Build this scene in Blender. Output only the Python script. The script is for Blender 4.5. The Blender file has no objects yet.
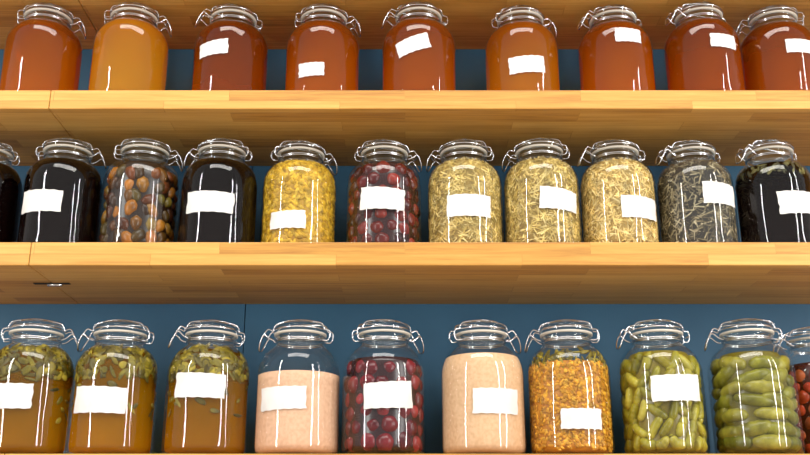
import bpy, math, random
from mathutils import Vector, Matrix, Euler
random.seed(7)
sc = bpy.context.scene
sc.view_settings.view_transform = 'Standard'
EYE = 1.25           # camera height above floor
FRONT = 1.70         # distance camera -> shelf fronts
BACK = 1.993         # distance camera -> blue wall
def C(r, g, b):
    f = lambda c: ((c/255+0.055)/1.055)**2.4 if c/255 > 0.04045 else c/255/12.92
    return (f(r), f(g), f(b), 1)

# ---------------------------------------------------------------- materials
def newmat(name):
    m = bpy.data.materials.new(name); m.use_nodes = True
    nt = m.node_tree; nt.nodes.clear()
    out = nt.nodes.new('ShaderNodeOutputMaterial')
    return m, nt, out
def N(nt, t, **kw):
    n = nt.nodes.new(t)
    for k, v in kw.items():
        if k in n.inputs: n.inputs[k].default_value = v
        else: setattr(n, k, v)
    return n
def ramp(nt, cols, const=False):
    r = nt.nodes.new('ShaderNodeValToRGB'); cr = r.color_ramp
    while len(cr.elements) < len(cols): cr.elements.new(0.5)
    n = len(cols)
    for i, c in enumerate(cols):
        cr.elements[i].position = i/(n-1) if not const else i/n
        cr.elements[i].color = c
    if const: cr.interpolation = 'CONSTANT'
    return r

def mat_glass():
    m, nt, out = newmat('thin_clear_glass')
    lw = N(nt, 'ShaderNodeLayerWeight', Blend=0.5)
    p = N(nt, 'ShaderNodeMath', operation='POWER'); p.inputs[1].default_value = 3.6
    nt.links.new(lw.outputs['Facing'], p.inputs[0])
    ma = N(nt, 'ShaderNodeMath', operation='MULTIPLY_ADD'); ma.inputs[1].default_value = .8; ma.inputs[2].default_value = .035
    nt.links.new(p.outputs[0], ma.inputs[0])
    tr = N(nt, 'ShaderNodeBsdfTransparent', Color=(.96, .98, .975, 1))
    gl = N(nt, 'ShaderNodeBsdfGlossy', Roughness=.01)
    gl.inputs['Color'].default_value = (1, 1, 1, 1)
    tc = N(nt, 'ShaderNodeTexCoord'); mp = N(nt, 'ShaderNodeMapping'); mp.inputs['Scale'].default_value = (22, 22, 9)
    no = N(nt, 'ShaderNodeTexNoise', Scale=1.0, Detail=1.0)
    nt.links.new(tc.outputs['Object'], mp.inputs[0]); nt.links.new(mp.outputs[0], no.inputs['Vector'])
    bp = N(nt, 'ShaderNodeBump', Strength=.4, Distance=.005)
    nt.links.new(no.outputs[0], bp.inputs['Height']); nt.links.new(bp.outputs[0], gl.inputs['Normal'])
    mx = N(nt, 'ShaderNodeMixShader')
    nt.links.new(ma.outputs[0], mx.inputs[0]); nt.links.new(tr.outputs[0], mx.inputs[1]); nt.links.new(gl.outputs[0], mx.inputs[2])
    nt.links.new(mx.outputs[0], out.inputs[0])
    return m
GLASS = mat_glass()

def mat_simple(name, col, rough=.5, metal=0, noise=None):
    m, nt, out = newmat(name)
    b = N(nt, 'ShaderNodeBsdfPrincipled', Roughness=rough, Metallic=metal)
    b.inputs['Base Color'].default_value = col
    if noise:
        tc = N(nt, 'ShaderNodeTexCoord'); no = N(nt, 'ShaderNodeTexNoise', Scale=noise[0], Detail=4.0)
        r = ramp(nt, [noise[1], col]); r.color_ramp.elements[0].position = .35; r.color_ramp.elements[1].position = .6
        nt.links.new(tc.outputs['Object'], no.inputs['Vector']); nt.links.new(no.outputs[0], r.inputs[0])
        nt.links.new(r.outputs[0], b.inputs['Base Color'])
    nt.links.new(b.outputs[0], out.inputs[0])
    return m
WIRE = mat_simple('steel_wire', (.8, .81, .83, 1), .22, 1)
GASKET = mat_simple('rubber_gasket', C(200, 192, 178), .6)
PAPER = mat_simple('label_paper', C(222, 219, 214), .85, 0, (18, C(204, 201, 196)))

def mat_liquid(name, col, dark, clear=.45, zlo=0.0, zhi=.2, trans=.5, absorb=None, dens=3.0, tint=(1, .62, .16, 1)):
    """slightly cloudy coloured infusion: diffuse haze + real refraction through an absorbing volume"""
    m, nt, out = newmat(name)
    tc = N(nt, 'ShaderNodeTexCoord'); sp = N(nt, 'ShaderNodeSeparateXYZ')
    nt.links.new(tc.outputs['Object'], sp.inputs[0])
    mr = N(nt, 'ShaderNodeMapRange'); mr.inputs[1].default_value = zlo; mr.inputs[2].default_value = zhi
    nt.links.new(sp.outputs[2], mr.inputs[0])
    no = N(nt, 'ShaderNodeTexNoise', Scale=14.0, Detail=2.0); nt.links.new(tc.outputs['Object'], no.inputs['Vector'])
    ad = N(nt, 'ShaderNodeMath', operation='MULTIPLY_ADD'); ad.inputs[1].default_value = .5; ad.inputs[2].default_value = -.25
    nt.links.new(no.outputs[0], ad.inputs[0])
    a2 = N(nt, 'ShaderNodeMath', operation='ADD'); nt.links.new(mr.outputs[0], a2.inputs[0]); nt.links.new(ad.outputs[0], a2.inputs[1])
    r = ramp(nt, [col, dark]); nt.links.new(a2.outputs[0], r.inputs[0])  # glow near the bottom painted into the colour, darker higher up
    b0 = N(nt, 'ShaderNodeBsdfDiffuse'); nt.links.new(r.outputs[0], b0.inputs['Color'])
    tl = N(nt, 'ShaderNodeBsdfTranslucent'); nt.links.new(r.outputs[0], tl.inputs['Color'])
    b = N(nt, 'ShaderNodeMixShader'); b.inputs[0].default_value = trans
    nt.links.new(b0.outputs[0], b.inputs[1]); nt.links.new(tl.outputs[0], b.inputs[2])
    g = N(nt, 'ShaderNodeBsdfRefraction', Roughness=.0, IOR=1.36)
    g.inputs['Color'].default_value = tint
    mx = N(nt, 'ShaderNodeMixShader'); mx.inputs[0].default_value = clear
    nt.links.new(b.outputs[0], mx.inputs[1]); nt.links.new(g.outputs[0], mx.inputs[2])
    nt.links.new(mx.outputs[0], out.inputs[0])
    va = N(nt, 'ShaderNodeVolumeAbsorption', Density=dens); va.inputs['Color'].default_value = absorb or (.9, .42, .04, 1)
    nt.links.new(va.outputs[0], out.inputs['Volume'])
    return m

def mat_pieces(name, cols, rough=.45, nscale=120):
    m, nt, out = newmat(name)
    ge = N(nt, 'ShaderNodeNewGeometry'); r = ramp(nt, cols)
    nt.links.new(ge.outputs['Random Per Island'], r.inputs[0])
    tc = N(nt, 'ShaderNodeTexCoord'); no = N(nt, 'ShaderNodeTexNoise', Scale=float(nscale), Detail=3.0)
    nt.links.new(tc.outputs['Object'], no.inputs['Vector'])
    r2 = ramp(nt, [(.5, .5, .5, 1), (1.3, 1.3, 1.3, 1)]); r2.color_ramp.elements[0].position = .3; r2.color_ramp.elements[1].position = .65
    nt.links.new(no.outputs[0], r2.inputs[0])
    mu = N(nt, 'ShaderNodeMixRGB', blend_type='MULTIPLY'); mu.inputs[0].default_value = 1
    nt.links.new(r.outputs[0], mu.inputs[1]); nt.links.new(r2.outputs[0], mu.inputs[2])
    b = N(nt, 'ShaderNodeBsdfPrincipled', Roughness=rough); b.inputs['Specular IOR Level'].default_value = .3
    nt.links.new(mu.outputs[0], b.inputs['Base Color'])
    nt.links.new(b.outputs[0], out.inputs[0])
    return m

def mat_wood():
    m, nt, out = newmat('oak_stave_wood')
    tc = N(nt, 'ShaderNodeTexCoord'); sp = N(nt, 'ShaderNodeSeparateXYZ'); nt.links.new(tc.outputs['Object'], sp.inputs[0])
    ad = N(nt, 'ShaderNodeMath', operation='ADD'); nt.links.new(sp.outputs[1], ad.inputs[0]); nt.links.new(sp.outputs[2], ad.inputs[1])
    cb = N(nt, 'ShaderNodeCombineXYZ'); nt.links.new(sp.outputs[0], cb.inputs[0]); nt.links.new(ad.outputs[0], cb.inputs[1])
    br = N(nt, 'ShaderNodeTexBrick', Scale=1.0)
    br.inputs['Color1'].default_value = (0, 0, 0, 1); br.inputs['Color2'].default_value = (1, 1, 1, 1)
    br.inputs['Mortar'].default_value = (.0, .0, .0, 1)
    br.inputs['Mortar Size'].default_value = .0006; br.inputs['Brick Width'].default_value = .34; br.inputs['Row Height'].default_value = .043
    br.offset = .37; br.offset_frequency = 2
    nt.links.new(cb.outputs[0], br.inputs['Vector'])
    mp = N(nt, 'ShaderNodeMapping'); mp.inputs['Scale'].default_value = (4.5, 110, 110)
    nt.links.new(tc.outputs['Object'], mp.inputs[0])
    av = N(nt, 'ShaderNodeVectorMath', operation='ADD'); sc_ = N(nt, 'ShaderNodeVectorMath', operation='SCALE'); sc_.inputs['Scale'].default_value = 9
    nt.links.new(br.outputs['Color'], sc_.inputs[0]); nt.links.new(mp.outputs[0], av.inputs[0]); nt.links.new(sc_.outputs[0], av.inputs[1])
    no = N(nt, 'ShaderNodeTexNoise', Scale=1.0, Detail=6.0, Roughness=.65, Distortion=.5); nt.links.new(av.outputs[0], no.inputs['Vector'])
    mx = N(nt, 'ShaderNodeMath', operation='MULTIPLY_ADD'); mx.inputs[1].default_value = 1.0
    nt.links.new(no.outputs[0], mx.inputs[0])
    s2 = N(nt, 'ShaderNodeMath', operation='MULTIPLY'); s2.inputs[1].default_value = .34; nt.links.new(br.outputs['Color'], s2.inputs[0])
    nt.links.new(s2.outputs[0], mx.inputs[2])
    r = ramp(nt, [C(138, 86, 32), C(192, 138, 60), C(216, 166, 86)])
    r.color_ramp.elements[0].position = .25; r.color_ramp.elements[1].position = .6; r.color_ramp.elements[2].position = .98
    nt.links.new(mx.outputs[0], r.inputs[0])
    b = N(nt, 'ShaderNodeBsdfPrincipled', Roughness=.5)
    nt.links.new(r.outputs[0], b.inputs['Base Color']); nt.links.new(b.outputs[0], out.inputs[0])
    return m
WOOD = mat_wood()

# ---------------------------------------------------------------- mesh helpers
def mk(name, verts, faces, mat, parent=None, smooth=True, loc=(0, 0, 0)):
    me = bpy.data.meshes.new(name); me.from_pydata([tuple(v) for v in verts], [], faces); me.update()
    if smooth: me.polygons.foreach_set('use_smooth', [True]*len(me.polygons))
    me.materials.append(mat)
    o = bpy.data.objects.new(name, me); sc.collection.objects.link(o)
    o.location = loc
    if parent: o.parent = parent
    return o
def lathe(prof, seg=72):
    vs, fs = [], []; idx = []
    for r, z in prof:
        if r < 1e-6: idx.append([len(vs)]); vs.append((0, 0, z))
        else:
            idx.append(list(range(len(vs), len(vs)+seg)))
            vs += [(r*math.cos(2*math.pi*i/seg), r*math.sin(2*math.pi*i/seg), z) for i in range(seg)]
    for a, b in zip(idx, idx[1:]):
        for i in range(seg):
            j = (i+1) % seg
            if len(a) == 1 and len(b) > 1: fs.append((a[0], b[j], b[i]))
            elif len(b) == 1 and len(a) > 1: fs.append((a[i], a[j], b[0]))
            elif len(a) > 1: fs.append((a[i], a[j], b[j], b[i]))
    return vs, fs
def catmull(pts, n=5, closed=False):
    P = [Vector(p) for p in pts]; out = []; L = len(P)
    rng = range(L) if closed else range(L-1)
    for i in rng:
        g = (lambda k: P[k % L]) if closed else (lambda k: P[max(0, min(L-1, k))])
        p0, p1, p2, p3 = g(i-1), g(i), g(i+1), g(i+2)
        for s in range(n):
            t = s/n
            out.append(.5*((2*p1)+(p2-p0)*t+(2*p0-5*p1+4*p2-p3)*t*t+(3*p1-p0-3*p2+p3)*t**3))
    if not closed: out.append(P[-1])
    return out
def tube(vs, fs, pts, rad, k=7, closed=False):
    n = len(pts); base = len(vs)
    for i in range(n):
        a = pts[(i-1) % n] if closed or i else pts[0]
        b = pts[(i+1) % n] if closed or i < n-1 else pts[-1]
        t = (b-a).normalized() if (b-a).length > 0 else Vector((0, 0, 1))
        up = Vector((0, 0, 1)) if abs(t.z) < .9 else Vector((0, 1, 0))
        s = t.cross(up).normalized(); u = s.cross(t)
        r = rad[i] if isinstance(rad, (list, tuple)) else rad
        for j in range(k):
            an = 2*math.pi*j/k
            vs.append(pts[i]+s*(r*math.cos(an))+u*(r*math.sin(an)))
    for i in range(n if closed else n-1):
        for j in range(k):
            p = base+i*k; q = base+((i+1) % n)*k
            fs.append((p+j, p+(j+1) % k, q+(j+1) % k, q+j))
    if not closed:
        fs.append(tuple(base+j for j in reversed(range(k)))); fs.append(tuple(base+(n-1)*k+j for j in range(k)))
def circ(r, z, n=40):
    return [Vector((r*math.cos(2*math.pi*i/n), r*math.sin(2*math.pi*i/n), z)) for i in range(n)]

# ---------------------------------------------------------------- jar
PROF = [(0, .004), (.054, .004), (.060, 0), (.067, .0006), (.0735, .005), (.0765, .013), (.077, .02), (.077, .141), (.0765, .152), (.0745, .163),
        (.070, .1735), (.063, .183), (.055, .190), (.048, .1945), (.0445, .199), (.0438, .203), (.0438, .208), (.0470, .210), (.0470, .214), (.043, .2145)]
LID = [(0, .209), (.037, .208), (.040, .2185), (.0470, .2185), (.0480, .2195), (.0480, .228), (.0455, .2325), (.038, .2345), (.034, .2385), (0, .240)]
def inner(z):
    pr = PROF[5:]
    if z <= pr[0][1]: return pr[0][0]-.003
    for (r0, z0), (r1, z1) in zip(pr, pr[1:]):
        if z0 <= z <= z1: return r0+(r1-r0)*(z-z0)/max(1e-6, z1-z0)-.002
    return .041
def me_data(name, prof, mat):
    v, f = lathe(prof); me = bpy.data.meshes.new(name); me.from_pydata(v, [], f); me.update()
    me.polygons.foreach_set('use_smooth', [True]*len(me.polygons)); me.materials.append(mat); return me
GL_ME = me_data('jar_glass', PROF, GLASS); LID_ME = me_data('jar_lid', LID, GLASS)
GA_ME = me_data('jar_gasket', [(.043, .2147), (.0488, .2147), (.0488, .2182), (.043, .2182)], GASKET)
def wire_mesh():
    vs, fs = [], []; w = .0012
    tube(vs, fs, circ(.0457, .2055), w, closed=True)
    tube(vs, fs, circ(.0493, .2235), w, closed=True)
    tube(vs, fs, circ(.0457, .2025), w*.8, closed=True)
    for s in (-1, 1):
        tube(vs, fs, catmull([(.0495, s*.012, .2235), (.047, s*.013, .231), (.038, s*.016, .2365), (.0, s*.022, .2405), (-.038, s*.016, .2365), (-.047, s*.013, .231), (-.0495, s*.012, .2235)]), w)
        tube(vs, fs, catmull([(-.0495, s*.012, .2235), (-.058, s*.012, .222), (-.060, s*.012, .213), (-.056, s*.012, .204), (-.0455, s*.013, .2045)]), w)
    tube(vs, fs, [Vector((-.059, -.014, .214)), Vector((-.059, .014, .214))], w)
    tube(vs, fs, catmull([(.0495, -.013, .2235), (.060, -.013, .227), (.067, -.013, .217), (.067, 0, .215), (.067, .013, .217), (.060, .013, .227), (.0495, .013, .2235)]), w)
    tube(vs, fs, catmull([(.0455, -.018, .2055), (.054, -.019, .209), (.065, -.018, .217), (.073, -.015, .205), (.077, -.009, .193), (.078, 0, .190), (.077, .009, .193), (.073, .015, .205), (.065, .018, .217), (.054, .019, .209), (.0455, .018, .2055)]), w*1.1)
    me = bpy.data.meshes.new('wire_bail'); me.from_pydata([tuple(v) for v in vs], [], fs); me.update()
    me.polygons.foreach_set('use_smooth', [True]*len(me.polygons)); me.materials.append(WIRE); return me
WI_ME = wire_mesh()

def label(parent, dx, z, w, h, tilt):
    R = .0776; nx, nz = 18, 6; vs, fs = [], []
    a0 = math.asin(max(-.95, min(.95, dx/R))); t = math.radians(tilt)
    jl = [random.uniform(-.0014, .0014) for _ in range(nz+1)]; jr = [random.uniform(-.0014, .0014) for _ in range(nz+1)]
    sk = random.uniform(-.02, .02)
    for j in range(nz+1):
        for i in range(nx+1):
            s = (i/nx-.5)*w+(jl[j] if i == 0 else jr[j] if i == nx else 0); q = (j/nz-.5)*h*(1+sk*(i/nx-.5)*4)
            if j in (0, nz): q += .0006*math.sin(i*1.7+z*90)
            S = s*math.cos(t)-q*math.sin(t); Q = s*math.sin(t)+q*math.cos(t)
            a = a0+S/R; rr = R+.0003*math.sin(i*2.3+j*1.1)
            vs.append((rr*math.sin(a), -rr*math.cos(a), (z+Q)/parent.scale.z))
    for j in range(nz):
        for i in range(nx):
            p = j*(nx+1)+i; fs.append((p, p+1, p+nx+2, p+nx+1))
    return mk('label', vs, fs, PAPER, parent)

def core(parent, mat, top, shrink=0.0, name='liquid', wav=0.0):
    pr = [(0, .0075), (.060-shrink, .0075), (inner(.011)-shrink, .012)]
    z = .02
    while z < top-.002: pr.append((inner(z)-shrink, z)); z += .01
    pr.append((inner(top)-shrink, top)); pr.append((inner(top)*.6, top+wav)); pr.append((0, top+wav*1.5))
    v, f = lathe(pr, 96)
    return mk(name, v, f, mat, parent)

def ico(sub):
    import bmesh
    bm = bmesh.new(); bmesh.ops.create_icosphere(bm, subdivisions=sub, radius=1)
    v = [x.co.copy() for x in bm.verts]; f = [tuple(a.index for a in q.verts) for q in bm.faces]; bm.free(); return v, f
ICO2, ICO1 = ico(3), ico(2)
BOX = ([Vector((x, y, z)) for x in (-1, 1) for y in (-1, 1) for z in (-1, 1)],
       [(0, 1, 3, 2), (4, 6, 7, 5), (0, 4, 5, 1), (2, 3, 7, 6), (0, 2, 6, 4), (1, 5, 7, 3)])
def scatter(parent, name, mat, n, shape, size, zr, layers=(0, .006), var=.3, tilt=math.pi, lump=0.0, smooth=True):
    """size=(tangential, radial, vertical) half sizes; tilt=rotation range in the tangent plane"""
    V, F = shape; vs, fs = [], []
    for _ in range(n):
        z = random.uniform(*zr); sv = 1+random.uniform(-var, var)
        sx, sy, sz = size[0]*sv, size[1]*(1+random.uniform(-var, var)), size[2]*(1+random.uniform(-var, var))
        rho = inner(z)-.0012-random.uniform(*layers)-sy
        if max(sx, sz) > .01: rho -= max(sx, sz)**2/(2*.075)*.9
        th = random.uniform(0, 2*math.pi)
        rot = Matrix.Rotation(th, 3, 'Z') @ Matrix.Rotation(random.uniform(-tilt/2, tilt/2), 3, 'Y') @ Matrix.Rotation(random.uniform(-.25, .25), 3, 'X')
        c = Vector((rho*math.sin(th), -rho*math.cos(th), z)); b = len(vs)
        k = [random.uniform(0, 6) for _ in range(3)]
        for v in V:
            m = 1+lump*math.sin(3*v.x+k[0])*math.sin(3*v.y+k[1])*math.cos(3*v.z+k[2]) if lump else 1
            p = c + rot @ Vector((v.x*sx*m, v.y*sy*m, v.z*sz*m))
            if p.z < .009: p.z = .009
            lim = inner(p.z)-.0006; rr = math.hypot(p.x, p.y)
            if rr > lim: p.x *= lim/rr; p.y *= lim/rr
            vs.append(p)
        fs += [tuple(i+b for i in f) for f in F]
    return mk(name, vs, fs, mat, parent, smooth)
def packed(parent, name, mat, r, zr, shape, squash=(1, 1, 1), jit=.25, lump=.06):
    """balls packed in rings against the glass"""
    vs, fs = [], []; V, F = shape; z = zr[0]+r*squash[2]; row = 0
    while z < zr[1]:
        R = inner(z)-r*squash[1]-.0015; n = max(3, int(2*math.pi*R/(2*r*squash[0]*.97)))
        for i in range(n):
            th = 2*math.pi*(i+(.5 if row % 2 else 0)+random.uniform(-jit, jit))/n; zz = z+random.uniform(-jit, jit)*r
            rho = R-random.uniform(0, .003)
            rot = Matrix.Rotation(th, 3, 'Z') @ Euler((random.uniform(-.4, .4), random.uniform(-.9, .9), 0)).to_matrix()
            c = Vector((rho*math.sin(th), -rho*math.cos(th), zz)); b = len(vs); s = random.uniform(.9, 1.14)*r; k = random.uniform(0, 6)
            for v in V:
                m = 1+lump*math.sin(4*v.x+k)*math.cos(4*v.z+k)
                p = c+rot @ Vector((v.x*s*squash[0]*m, v.y*s*squash[1]*m, v.z*s*squash[2]*m))
                if p.z < .009: p.z = .009
                lim = inner(p.z)-.0006; rr = math.hypot(p.x, p.y)
                if rr > lim: p.x *= lim/rr; p.y *= lim/rr
                vs.append(p)
            fs += [tuple(i2+b for i2 in f) for f in F]
        z += 1.62*r*squash[2]; row += 1
    return mk(name, vs, fs, mat, parent)
def gherkins(parent, name, mat, half, rad, zr, ang, n_ring, step):
    """curved tapered cucumbers lying against the glass, ang = angle from horizontal"""
    vs, fs = [], []; z = zr[0]+rad; row = 0
    while z < zr[1]:
        for i in range(n_ring):
            th0 = 2*math.pi*(i+.5*(row % 2)+random.uniform(-.14, .14))/n_ring
            h = half*random.uniform(.8, 1.1); rd = rad*random.uniform(.82, 1.08); a = math.radians(ang+random.uniform(-16, 16))*(1 if (row+i) % 3 else -.6)
            bend = random.uniform(-.005, .007); zc = z+random.uniform(-.3, .3)*rad
            pts, rs = [], []; m = 15
            for k in range(m+1):
                u = -1+2*k/m; s = u*h*math.cos(a)-bend*(u*u)*math.sin(a); zz = zc+u*h*math.sin(a)+bend*(u*u)*math.cos(a)
                zz = max(.010+rd, min(zz, .190-rd)); rho = inner(zz)-rd-.0018; th = th0+s/rho
                pts.append(Vector((rho*math.sin(th), -rho*math.cos(th), zz)))
                rs.append(rd*max(.12, (1-abs(u)**3.2)**.5)*(1+.05*math.sin(k*2.1+i)))
            tube(vs, fs, pts, rs, k=12)
        z += step; row += 1
    return mk(name, vs, fs, mat, parent)

ROW = {}
def jar(name, x, shelf_z, latch, y=1.809):
    e = bpy.data.objects.new(name, None); sc.collection.objects.link(e); e.empty_display_size = .05
    e.location = (x, y+random.uniform(-.006, .008), shelf_z+.0003); e.scale = ROW[shelf_z]
    for nm, me in (('glass_body', GL_ME), ('glass_lid', LID_ME), ('gasket', GA_ME), ('wire_bail', WI_ME)):
        o = bpy.data.objects.new(nm, me); sc.collection.objects.link(o); o.parent = e
        if nm == 'wire_bail': o.rotation_euler = (0, 0, math.radians(latch))
    return e

# ---------------------------------------------------------------- room
def box(name, x0, x1, y0, y1, z0, z1, mat, parent=None, bevel=0):
    v = [(x, y, z) for x in (x0, x1) for y in (y0, y1) for z in (z0, z1)]
    o = mk(name, v, BOX[1], mat, parent, smooth=False)
    if bevel:
        b = o.modifiers.new('bev', 'BEVEL'); b.width = bevel; b.segments = 2
    return o
WALL = mat_simple('blue_painted_panel', C(52, 102, 134), .55, 0, (3, C(45, 92, 124)))
FLOORM = mat_simple('pale_floor', C(190, 180, 165), .5, 0, (4, C(175, 165, 150)))
PLAS = mat_simple('plaster', C(215, 212, 205), .8, 0, (6, C(208, 205, 198)))
box('wall_back', -3, -.3375, BACK, BACK+.1, 0, 2.9, WALL)
box('wall_back', -.3355, 3, BACK, BACK+.1, 0, 2.9, WALL)
box('wall_back_core', -3, 3, BACK+.1, BACK+.15, 0, 2.9, PLAS)
box('floor', -3, 3, -3.2, BACK+.15, -.08, 0, FLOORM)
Z_BOT, Z_MID, Z_TOP, Z_UP = EYE+.160, EYE+.5406, EYE+.850, EYE+1.140
ROW = {Z_BOT: (1.01, 1.01, 1.06), Z_MID: (.975, .975, 1.01), Z_TOP: (1, 1, 1)}
TH = [(Z_BOT, .042), (Z_MID, .0445), (Z_TOP, .040), (Z_UP, .040)]
SL = mat_simple('slot_dark', C(25, 18, 12), .8)
for z, t in TH:
    e = bpy.data.objects.new('wooden_wall_shelf', None); sc.collection.objects.link(e); e.location = (0, 0, z)
    box('board_long', -.6865, 1.9, FRONT, BACK, -t, 0, WOOD, e, .0018)
    box('board_short', -1.9, -.6875, FRONT, BACK, -t, 0, WOOD, e, .0018)
    if z == Z_MID:
        box('joint_connector_slot', -.722, -.652, 1.820, 1.830, -t-.0012, -t+.001, SL, e)
        v, f = [], []
        tube(v, f, [Vector((-.695, 1.825, -t-.003)), Vector((-.668, 1.825, -t-.003))], .003, 10)
        mk('joint_bolt', v, f, WIRE, e)

# ---------------------------------------------------------------- contents definitions
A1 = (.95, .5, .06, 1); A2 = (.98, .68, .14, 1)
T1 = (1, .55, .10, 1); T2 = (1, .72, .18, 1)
top = [
 (-.755, C(238, 128, 16), C(166, 72, 6), .5, None, 20, A1, 3, T1),
 (-.572, C(255, 188, 44), C(232, 142, 22), .5, None, 15, A2, 3, T2),
 (-.364, C(192, 88, 10), C(138, 52, 4), .5, (-.024, .114, .066, .032, 4), 200, A1, 6, T1),
 (-.172, C(238, 124, 16), C(164, 70, 6), .5, (-.016, .064, .054, .030, 0), 10, A1, 3, T1),
 (.029, C(230, 118, 18), C(158, 66, 8), .5, (-.014, .116, .070, .034, 17), 190, A1, 3, T1),
 (.245, C(248, 156, 30), C(190, 92, 12), .5, (0, .078, .074, .037, 4), 15, A2, 4, T2),
 (.441, C(236, 122, 14), C(168, 72, 6), .5, (.012, .143, .056, .030, 0), 195, A1, 3, T1),
 (.620, C(214, 102, 10), C(148, 58, 4), .5, (.022, .125, .058, .030, 0), 200, A1, 5, T1),
 (.782, C(214, 102, 10), C(156, 64, 8), .5, (.018, .120, .062, .030, 3), 160, A1, 5, T1)]
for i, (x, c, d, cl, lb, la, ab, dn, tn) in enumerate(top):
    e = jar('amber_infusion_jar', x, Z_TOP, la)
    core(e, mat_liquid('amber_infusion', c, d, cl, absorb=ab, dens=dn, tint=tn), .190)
    if lb: label(e, *lb)

BLACK = mat_liquid('black_infusion', C(28, 12, 10), C(14, 7, 6), .3, absorb=(.5, .12, .03, 1), dens=40)
def dark_jar(x, la, lb):
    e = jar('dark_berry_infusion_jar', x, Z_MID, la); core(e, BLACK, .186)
    if lb: label(e, *lb)
dark_jar(-.842, 190, None)
dark_jar(-.678, 10, (-.019, .093, .094, .044, -2))
dark_jar(-.368, 170, (-.005, .091, .100, .042, -2))
e = jar('olive_jar', -.523, Z_MID, 20)
core(e, mat_simple('olive_brine', C(34, 18, 8), .3), .182, .009)
packed(e, 'olives', mat_pieces('olive_skins', [C(44, 22, 10), C(118, 58, 16), C(58, 40, 12), C(160, 98, 28), C(96, 84, 28), C(52, 24, 10)], .3, 50), .0125, (.009, .180), ICO1, (.9, .9, 1.3), .35, .14)
e = jar('crushed_lemon_jar', -.2105, Z_MID, 25)
core(e, mat_simple('lemon_pulp', C(186, 142, 36), .5, 0, (60, C(150, 110, 22))), .188, .003)
scatter(e, 'lemon_slices', mat_pieces('lemon_rind', [C(160, 120, 22), C(194, 152, 38), C(214, 174, 58), C(174, 134, 28), C(202, 160, 42)], .5, 90), 2400, ICO1, (.0065, .0013, .0038), (.012, .186), (0, .0015), .5, lump=.3)
label(e, -.015, .059, .074, .035, 0)
def plum_jar(nm, x, z, la, lb, r, cols, core_c, topz, y=1.809):
    e = jar(nm, x, z, la, y)
    core(e, mat_simple('fruit_syrup', core_c, .25), topz-.004, .008)
    packed(e, 'fruit', mat_pieces('fruit_skins', cols, .22, 40), r, (.009, topz-.008), ICO2, (1, .9, 1), .2)
    if lb: label(e, *lb)
plum_jar('cherry_preserve_jar', -.0415, Z_MID, 15, (-.002, .100, .092, .044, -3), .0145, [C(54, 10, 14), C(104, 24, 22), C(42, 8, 12), C(136, 46, 36), C(74, 14, 18)], C(44, 10, 12), .186)
def herb_jar(x, la, lb, cols, corec, n=3600, nm='dried_herb_jar'):
    e = jar(nm, x, Z_MID, la)
    core(e, mat_simple('herb_mass', corec, .8, 0, (90, tuple(c*.6 for c in corec[:3])+(1,))), .184, .003)
    scatter(e, 'herb_stalks', mat_pieces('herb_stalk', cols, .6, 60), n, BOX, (.0085, .0006, .0008), (.012, .186), (0, .0018), .55, smooth=False)
    if lb: label(e, *lb)
H1 = [C(176, 144, 72), C(218, 190, 114), C(148, 124, 54), C(238, 214, 146), C(196, 164, 86), C(132, 110, 48)]
H2 = [C(206, 170, 92), C(238, 208, 136), C(180, 146, 74), C(250, 228, 166), C(218, 184, 108), C(158, 128, 62)]
herb_jar(.1185, 165, (.004, .085, .092, .044, 0), H1, C(146, 118, 56))
herb_jar(.270, 160, (.028, .097, .086, .043, -3), H1, C(142, 114, 54))
herb_jar(.423, 185, (.030, .083, .084, .044, 0), H2, C(160, 128, 64))
herb_jar(.578, 195, (.033, .113, .084, .044, 0), [C(70, 60, 46), C(154, 140, 108), C(100, 88, 64), C(198, 184, 150), C(76, 66, 50), C(130, 118, 92)], C(44, 38, 30), 1700, 'dried_flower_jar')
e = jar('dark_herb_infusion_jar', .734, Z_MID, 200); core(e, BLACK, .180, .003)
scatter(e, 'floating_leaves', mat_pieces('wet_leaves', [C(30, 28, 12), C(84, 82, 40), C(50, 46, 20), C(110, 104, 60)], .4, 60), 110, ICO1, (.007, .001, .003), (.155, .182), (-.001, .001), .4)
label(e, .023, .093, .092, .045, 3)

LF = mat_pieces('steeped_leaves', [C(50, 42, 10), C(122, 108, 28), C(78, 66, 16), C(160, 140, 44), C(66, 54, 12)], .4, 60)
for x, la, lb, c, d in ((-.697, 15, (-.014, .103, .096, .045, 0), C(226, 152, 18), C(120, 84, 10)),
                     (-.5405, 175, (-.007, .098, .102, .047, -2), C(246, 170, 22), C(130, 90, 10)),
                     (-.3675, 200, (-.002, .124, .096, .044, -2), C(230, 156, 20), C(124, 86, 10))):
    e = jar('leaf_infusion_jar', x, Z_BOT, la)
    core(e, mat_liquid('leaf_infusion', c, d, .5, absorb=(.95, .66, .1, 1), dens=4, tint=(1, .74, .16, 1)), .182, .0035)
    scatter(e, 'steeped_leaves', LF, 330, ICO1, (.011, .0009, .005), (.135, .186), (-.0008, .001), .45, 2.6, .25)
    scatter(e, 'loose_leaves', LF, 30, ICO1, (.010, .0009, .004), (.06, .135), (-.0008, .0004), .4, 2, .25)
    label(e, *lb)
def powder_jar(x, la, lb, c, c2, topz):
    e = jar('ground_spice_jar', x, Z_BOT, la)
    core(e, mat_simple('ground_spice', c, .9, 0, (160, c2)), topz, 0, 'powder', .003)
    label(e, *lb)
powder_jar(-.1985, 170, (-.023, .101, .092, .041, 1), C(220, 176, 144), C(208, 162, 130), .142)
powder_jar(.145, 20, (.020, .096, .090, .045, 0), C(216, 176, 138), C(204, 162, 122), .174)
plum_jar('plum_preserve_jar', -.039, Z_BOT, 25, (.010, .106, .092, .047, 3), .0155, [C(56, 10, 20), C(112, 24, 34), C(78, 16, 24), C(138, 42, 46), C(94, 18, 28)], C(40, 8, 14), .172)
e = jar('mashed_squash_jar', .306, Z_BOT, 165)
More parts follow.
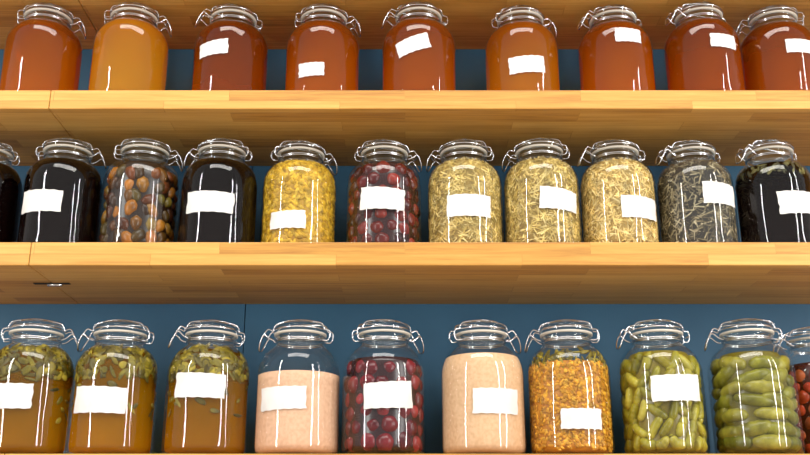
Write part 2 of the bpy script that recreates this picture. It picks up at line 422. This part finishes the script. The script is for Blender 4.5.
core(e, mat_simple('squash_pulp', C(190, 122, 24), .5, 0, (60, C(154, 94, 14))), .160, .004)
scatter(e, 'squash_chunks', mat_pieces('squash_flesh', [C(160, 104, 18), C(202, 142, 30), C(214, 160, 50), C(180, 120, 20), C(192, 130, 24)], .45, 110), 2400, ICO1, (.004, .0014, .0028), (.012, .160), (0, .0015), .5, lump=.25)
scatter(e, 'herb_sprigs', LF, 150, ICO1, (.009, .0012, .003), (.156, .180), (0, .003), .4)
label(e, .008, .064, .076, .036, 0)
e = jar('pickled_pepper_jar', .477, Z_BOT, 190)
core(e, mat_simple('pickle_brine', C(120, 104, 22), .3), .180, .011)
gherkins(e, 'pickled_peppers', mat_pieces('pepper_skin', [C(112, 106, 22), C(144, 134, 36), C(172, 158, 58), C(124, 116, 26), C(136, 122, 32)], .3, 30), .022, .0088, (.009, .168), 62, 17, .028)
label(e, .012, .119, .097, .047, 2)
e = jar('pickled_cucumber_jar', .646, Z_BOT, 170)
core(e, mat_simple('cucumber_brine', C(100, 90, 20), .3), .178, .013)
gherkins(e, 'pickled_cucumbers', mat_pieces('cucumber_skin', [C(92, 92, 22), C(122, 118, 34), C(146, 136, 52), C(104, 102, 26)], .3, 45), .036, .0128, (.009, .166), 10, 7, .0225)
plum_jar('pickled_tomato_jar', .799, Z_BOT, 180, None, .013, [C(150, 40, 24), C(206, 76, 36), C(120, 30, 20), C(190, 96, 50)], C(70, 16, 10), .174, 1.870)

# ---------------------------------------------------------------- lights
def area(name, loc, tgt, sx, sy, power, col=(1, 1, 1)):
    l = bpy.data.lights.new(name, 'AREA'); l.shape = 'RECTANGLE'; l.size = sx; l.size_y = sy; l.energy = power; l.color = col
    o = bpy.data.objects.new(name, l); sc.collection.objects.link(o); o.location = loc
    o.rotation_euler = (Vector(tgt)-Vector(loc)).to_track_quat('-Z', 'Y').to_euler()
area('window_light_left', (-2.7, -.5, EYE+.9), (0, 1.8, EYE+.5), .17, 2.8, 70, (1, .98, .95))
area('window_light_right', (2.5, -.9, EYE+.9), (0, 1.8, EYE+.5), .17, 2.8, 65, (1, .98, .95))
area('window_light_right', (2.9, .1, EYE+.9), (0, 1.8, EYE+.5), .12, 2.8, 45, (1, .98, .95))
area('overhead_key_light', (0, -.2, EYE+3.4), (0, 1.8, EYE+.4), 3.5, 1.0, 125, (1, .96, .9))  # unseen soft key light added overhead to light the shelves
w = bpy.data.worlds.new('World'); sc.world = w; w.use_nodes = True
w.node_tree.nodes['Background'].inputs[0].default_value = (1, .98, .95, 1); w.node_tree.nodes['Background'].inputs[1].default_value = .64

# ---------------------------------------------------------------- camera
cd = bpy.data.cameras.new('camera'); cam = bpy.data.objects.new('camera', cd); sc.collection.objects.link(cam)
cd.sensor_width = 36; cd.lens = 970/810*36; cd.clip_start = .02
cam.location = (0, 0, EYE); cam.rotation_euler = (math.radians(90+18.5), 0, 0)
sc.camera = cam
